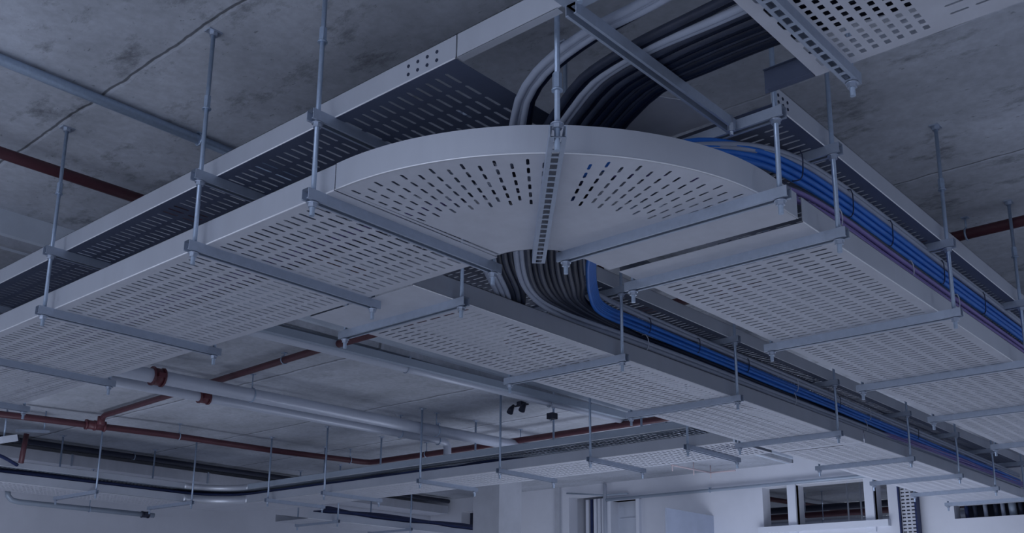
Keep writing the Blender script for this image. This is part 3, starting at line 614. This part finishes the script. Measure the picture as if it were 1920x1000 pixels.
# far wall fittings
pipe('conduit', 'long thin grey conduit along the lit far wall above its windows', [(12.93, 9.42, 2.02), (12.93, 3.2, 2.02)], .024, 'duct', (.3, .75), 2.06)
pipe('conduit', 'thin upright pale conduit on the lit far wall beside the door', [(12.93, 9.43, -EYE), (12.93, 9.43, 2.28)], .03, 'fix')
pipe('conduit', 'short grey conduit level above the doorway of upright cables', [(12.94, 10.2, 2.19), (12.94, 9.46, 2.10), (12.94, 9.0, 2.09)], .014, 'duct')
for i, (y, mm) in enumerate(((10.06, 'frame'), (9.97, 'navy'), (9.90, 'frame'), (9.82, 'frame'), (9.74, 'frame'), (9.66, 'navy'), (9.60, 'frame'))):
    tag(MB().box(XW + .30, XW + .34, y - (.022 if mm == 'navy' else .030), y + (.022 if mm == 'navy' else .030), -EYE, 2.11).build('riser_panel', M[mm]),
        '%s upright strip inside the far doorway, %s from its outer post' % ('dark' if mm == 'navy' else 'white', ORD[i]), 'panel', 'upright strips in the far doorway')
vt = thing('cable_tray', 'upright perforated tray standing against the far wall by the windows', 'cable tray', (12.9, 4.7, 1.2))
q = MB(); nz = 46; ny = 3
for i in range(nz):
    for j in range(ny):
        y0 = 4.62 + .06 * j; z0 = -.2 + i * .045; cy, cz = y0 + .03, z0 + .0225
        p = [(12.9, y0, z0), (12.9, y0 + .06, z0), (12.9, y0 + .06, z0 + .045), (12.9, y0, z0 + .045)]; h = [(12.9, cy - .02, cz - .008), (12.9, cy + .02, cz - .008), (12.9, cy + .02, cz + .008), (12.9, cy - .02, cz + .008)]
        q._add(p + h, [(0, 1, 5, 4), (1, 2, 6, 5), (2, 3, 7, 6), (3, 0, 4, 7)])
q.build('base_plate', M['plate'], vt, .003)
MB().box(12.86, 12.98, 4.802, 4.822, -EYE, 1.9).box(12.86, 12.98, 4.595, 4.618, -EYE, 1.9).build('side_flange', M['navy'], vt)
MB().box(12.985, 12.998, 4.62, 4.80, -EYE, 1.9).build('back_plate', M['gadget'], vt)
# recess at the far wall
tag(channel((XW + .03, 4.15), (XW + .03, 3.0), 1.555).build('strut_rail', M['fix']), 'pale rail along the top of the dark recess in the far wall', 'rail')
for i, (y, mm) in enumerate(((4.08, 'navy'), (3.98, 'char'), (3.86, 'grey'), (3.74, 'char'), (3.66, 'grey'), (3.55, 'duct'), (3.46, 'char'), (3.36, 'grey'), (3.24, 'char'), (3.12, 'grey'))):
    tag(MB().cyl((XW + .14, y, 1.40), (XW + .14, y + .01, 1.60), .024 + (.02 if mm == 'duct' else 0), 10).build('power_cable', M[mm]), '%s upright cable in the far wall recess, %s from its inner end' % ({'navy': 'navy', 'char': 'charcoal', 'grey': 'grey', 'duct': 'thick steel'}[mm], ORD[i]), 'cable', 'cables in the far wall recess')
# the next room, seen through the far windows
pipe('sprinkler_pipe', 'red pipe in the room behind the far windows', [(16, 10, 1.94), (16, 3, 1.92)], .05, 'red', (.35, .6), ZC2)
pipe('sprinkler_pipe', 'slim red pipe near the ceiling of the room behind the far windows', [(14.2, 8.0, 2.16), (18.6, 7.6, 2.20)], .04, 'red', (.5,), ZC2)
pipe('black_pipe_or_shade', 'black pipe above the red one in the room behind the far windows', [(16.3, 10, 2.09), (16.3, 3, 2.07)], .055, 'gadget', (.3, .7), ZC2)
pipe('drain_pipe', 'pale pipe below the red one in the room behind the far windows', [(15.9, 10, 1.80), (15.9, 3, 1.78)], .045, 'white', (.4, .8), ZC2)
for i, (x, y) in enumerate(((14.0, 6.65), (14.1, 6.0), (14.2, 5.85))):
    tag(MB().cyl((x, y, 1.2), (x, y, ZC2), .012).build('threaded_rod', M['fix']), 'thin pale rod hanging in the room behind the windows, %s from the door side' % ORD[i], 'rod', 'rods behind the far windows')
# small pipework high on the bright end of the ceiling
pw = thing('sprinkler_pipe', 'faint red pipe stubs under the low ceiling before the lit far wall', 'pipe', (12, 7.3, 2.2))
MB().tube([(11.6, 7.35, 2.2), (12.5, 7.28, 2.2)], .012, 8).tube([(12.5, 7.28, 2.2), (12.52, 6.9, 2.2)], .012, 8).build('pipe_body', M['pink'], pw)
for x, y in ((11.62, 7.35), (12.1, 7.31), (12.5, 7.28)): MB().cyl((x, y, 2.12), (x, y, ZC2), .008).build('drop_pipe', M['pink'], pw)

# ------------------------------------------------------------------ light
def area(name, loc, target, size, power, col, sy=None):
    l = bpy.data.lights.new(name, 'AREA'); l.energy = power; l.color = col; l.size = size
    if sy: l.shape = 'RECTANGLE'; l.size_y = sy
    o = bpy.data.objects.new(name, l); C.objects.link(o); o.location = Vector(loc) + Vector((0, 0, EYE))
    d = Vector(target) - Vector(loc); o.rotation_euler = d.to_track_quat('-Z', 'Y').to_euler(); return o
TINT = (.74, .81, 1.0)
def added_downlight(x, y, z, power, tx=0, ty=0): area('added_downlight', (x, y, z), (x + tx, y + ty, z - 1), 1.5, power, TINT, .3)  # added downlights out of view; their floor bounce fills the undersides
area('added_side_fill', (-8, 2.5, .3), (3, 4.0, 1.0), 6, 190, TINT, 3)  # added soft light out of view, brightening the flanges on this side
for x, y, p in ((-3, -3, 50), (1, -3, 26), (5, -3, 40), (9, -2.5, 68), (-3, 1, 85), (-3, 5, 85), (-3, 9, 85)): added_downlight(x, y, 2.2, p)
area('added_floor_fill', (10.6, 5.4, -1.35), (13, 6.2, .9), 2.5, 62, TINT)  # added lights at floor level, unseen, to brighten far walls and undersides
area('added_floor_fill', (11.2, 11.2, -1.3), (13, 10.8, 1.2), 1.5, 22, TINT)
area('added_floor_fill', (9.5, 5.5, -1.4), (10.5, 5.0, 2), 4, 72, TINT)
area('added_floor_fill', (3.5, 9.6, -1.4), (4.5, 13.4, .9), 2, 62, TINT)
area('far_room_lamp', (17, 6.5, 2.2), (17, 6.5, 0), 1.2, 60, TINT)
wd = bpy.data.worlds.new('world'); bpy.context.scene.world = wd; wd.use_nodes = True
wd.node_tree.nodes['Background'].inputs['Color'].default_value = (.55, .66, 1.0, 1); wd.node_tree.nodes['Background'].inputs['Strength'].default_value = .22

# ------------------------------------------------------------------ camera
F, PY, PITCH, YAW, ROLL = 1907.3, 705.0, .246921, .722510, .009890
fw = Vector((math.cos(PITCH) * math.cos(YAW), math.cos(PITCH) * math.sin(YAW), math.sin(PITCH)))
up = Vector((-math.sin(PITCH) * math.cos(YAW), -math.sin(PITCH) * math.sin(YAW), math.cos(PITCH)))
rt = fw.cross(up); c, s = math.cos(ROLL), math.sin(ROLL); rt, up = rt * c + up * s, -rt * s + up * c
cd = bpy.data.cameras.new('camera'); cd.sensor_width = 36; cd.lens = F / 1920 * 36; cd.shift_y = (PY - 500) / 1920; cd.clip_start = .05
co = bpy.data.objects.new('view_camera', cd); C.objects.link(co)
co.matrix_world = Matrix(((rt.x, up.x, -fw.x, 0), (rt.y, up.y, -fw.y, 0), (rt.z, up.z, -fw.z, EYE), (0, 0, 0, 1)))
sc = bpy.context.scene; sc.camera = co
sc.view_settings.view_transform = 'Standard'; sc.view_settings.look = 'None'; sc.view_settings.exposure = 0; sc.view_settings.gamma = 1
sc.cycles.max_bounces = 8; sc.cycles.diffuse_bounces = 5
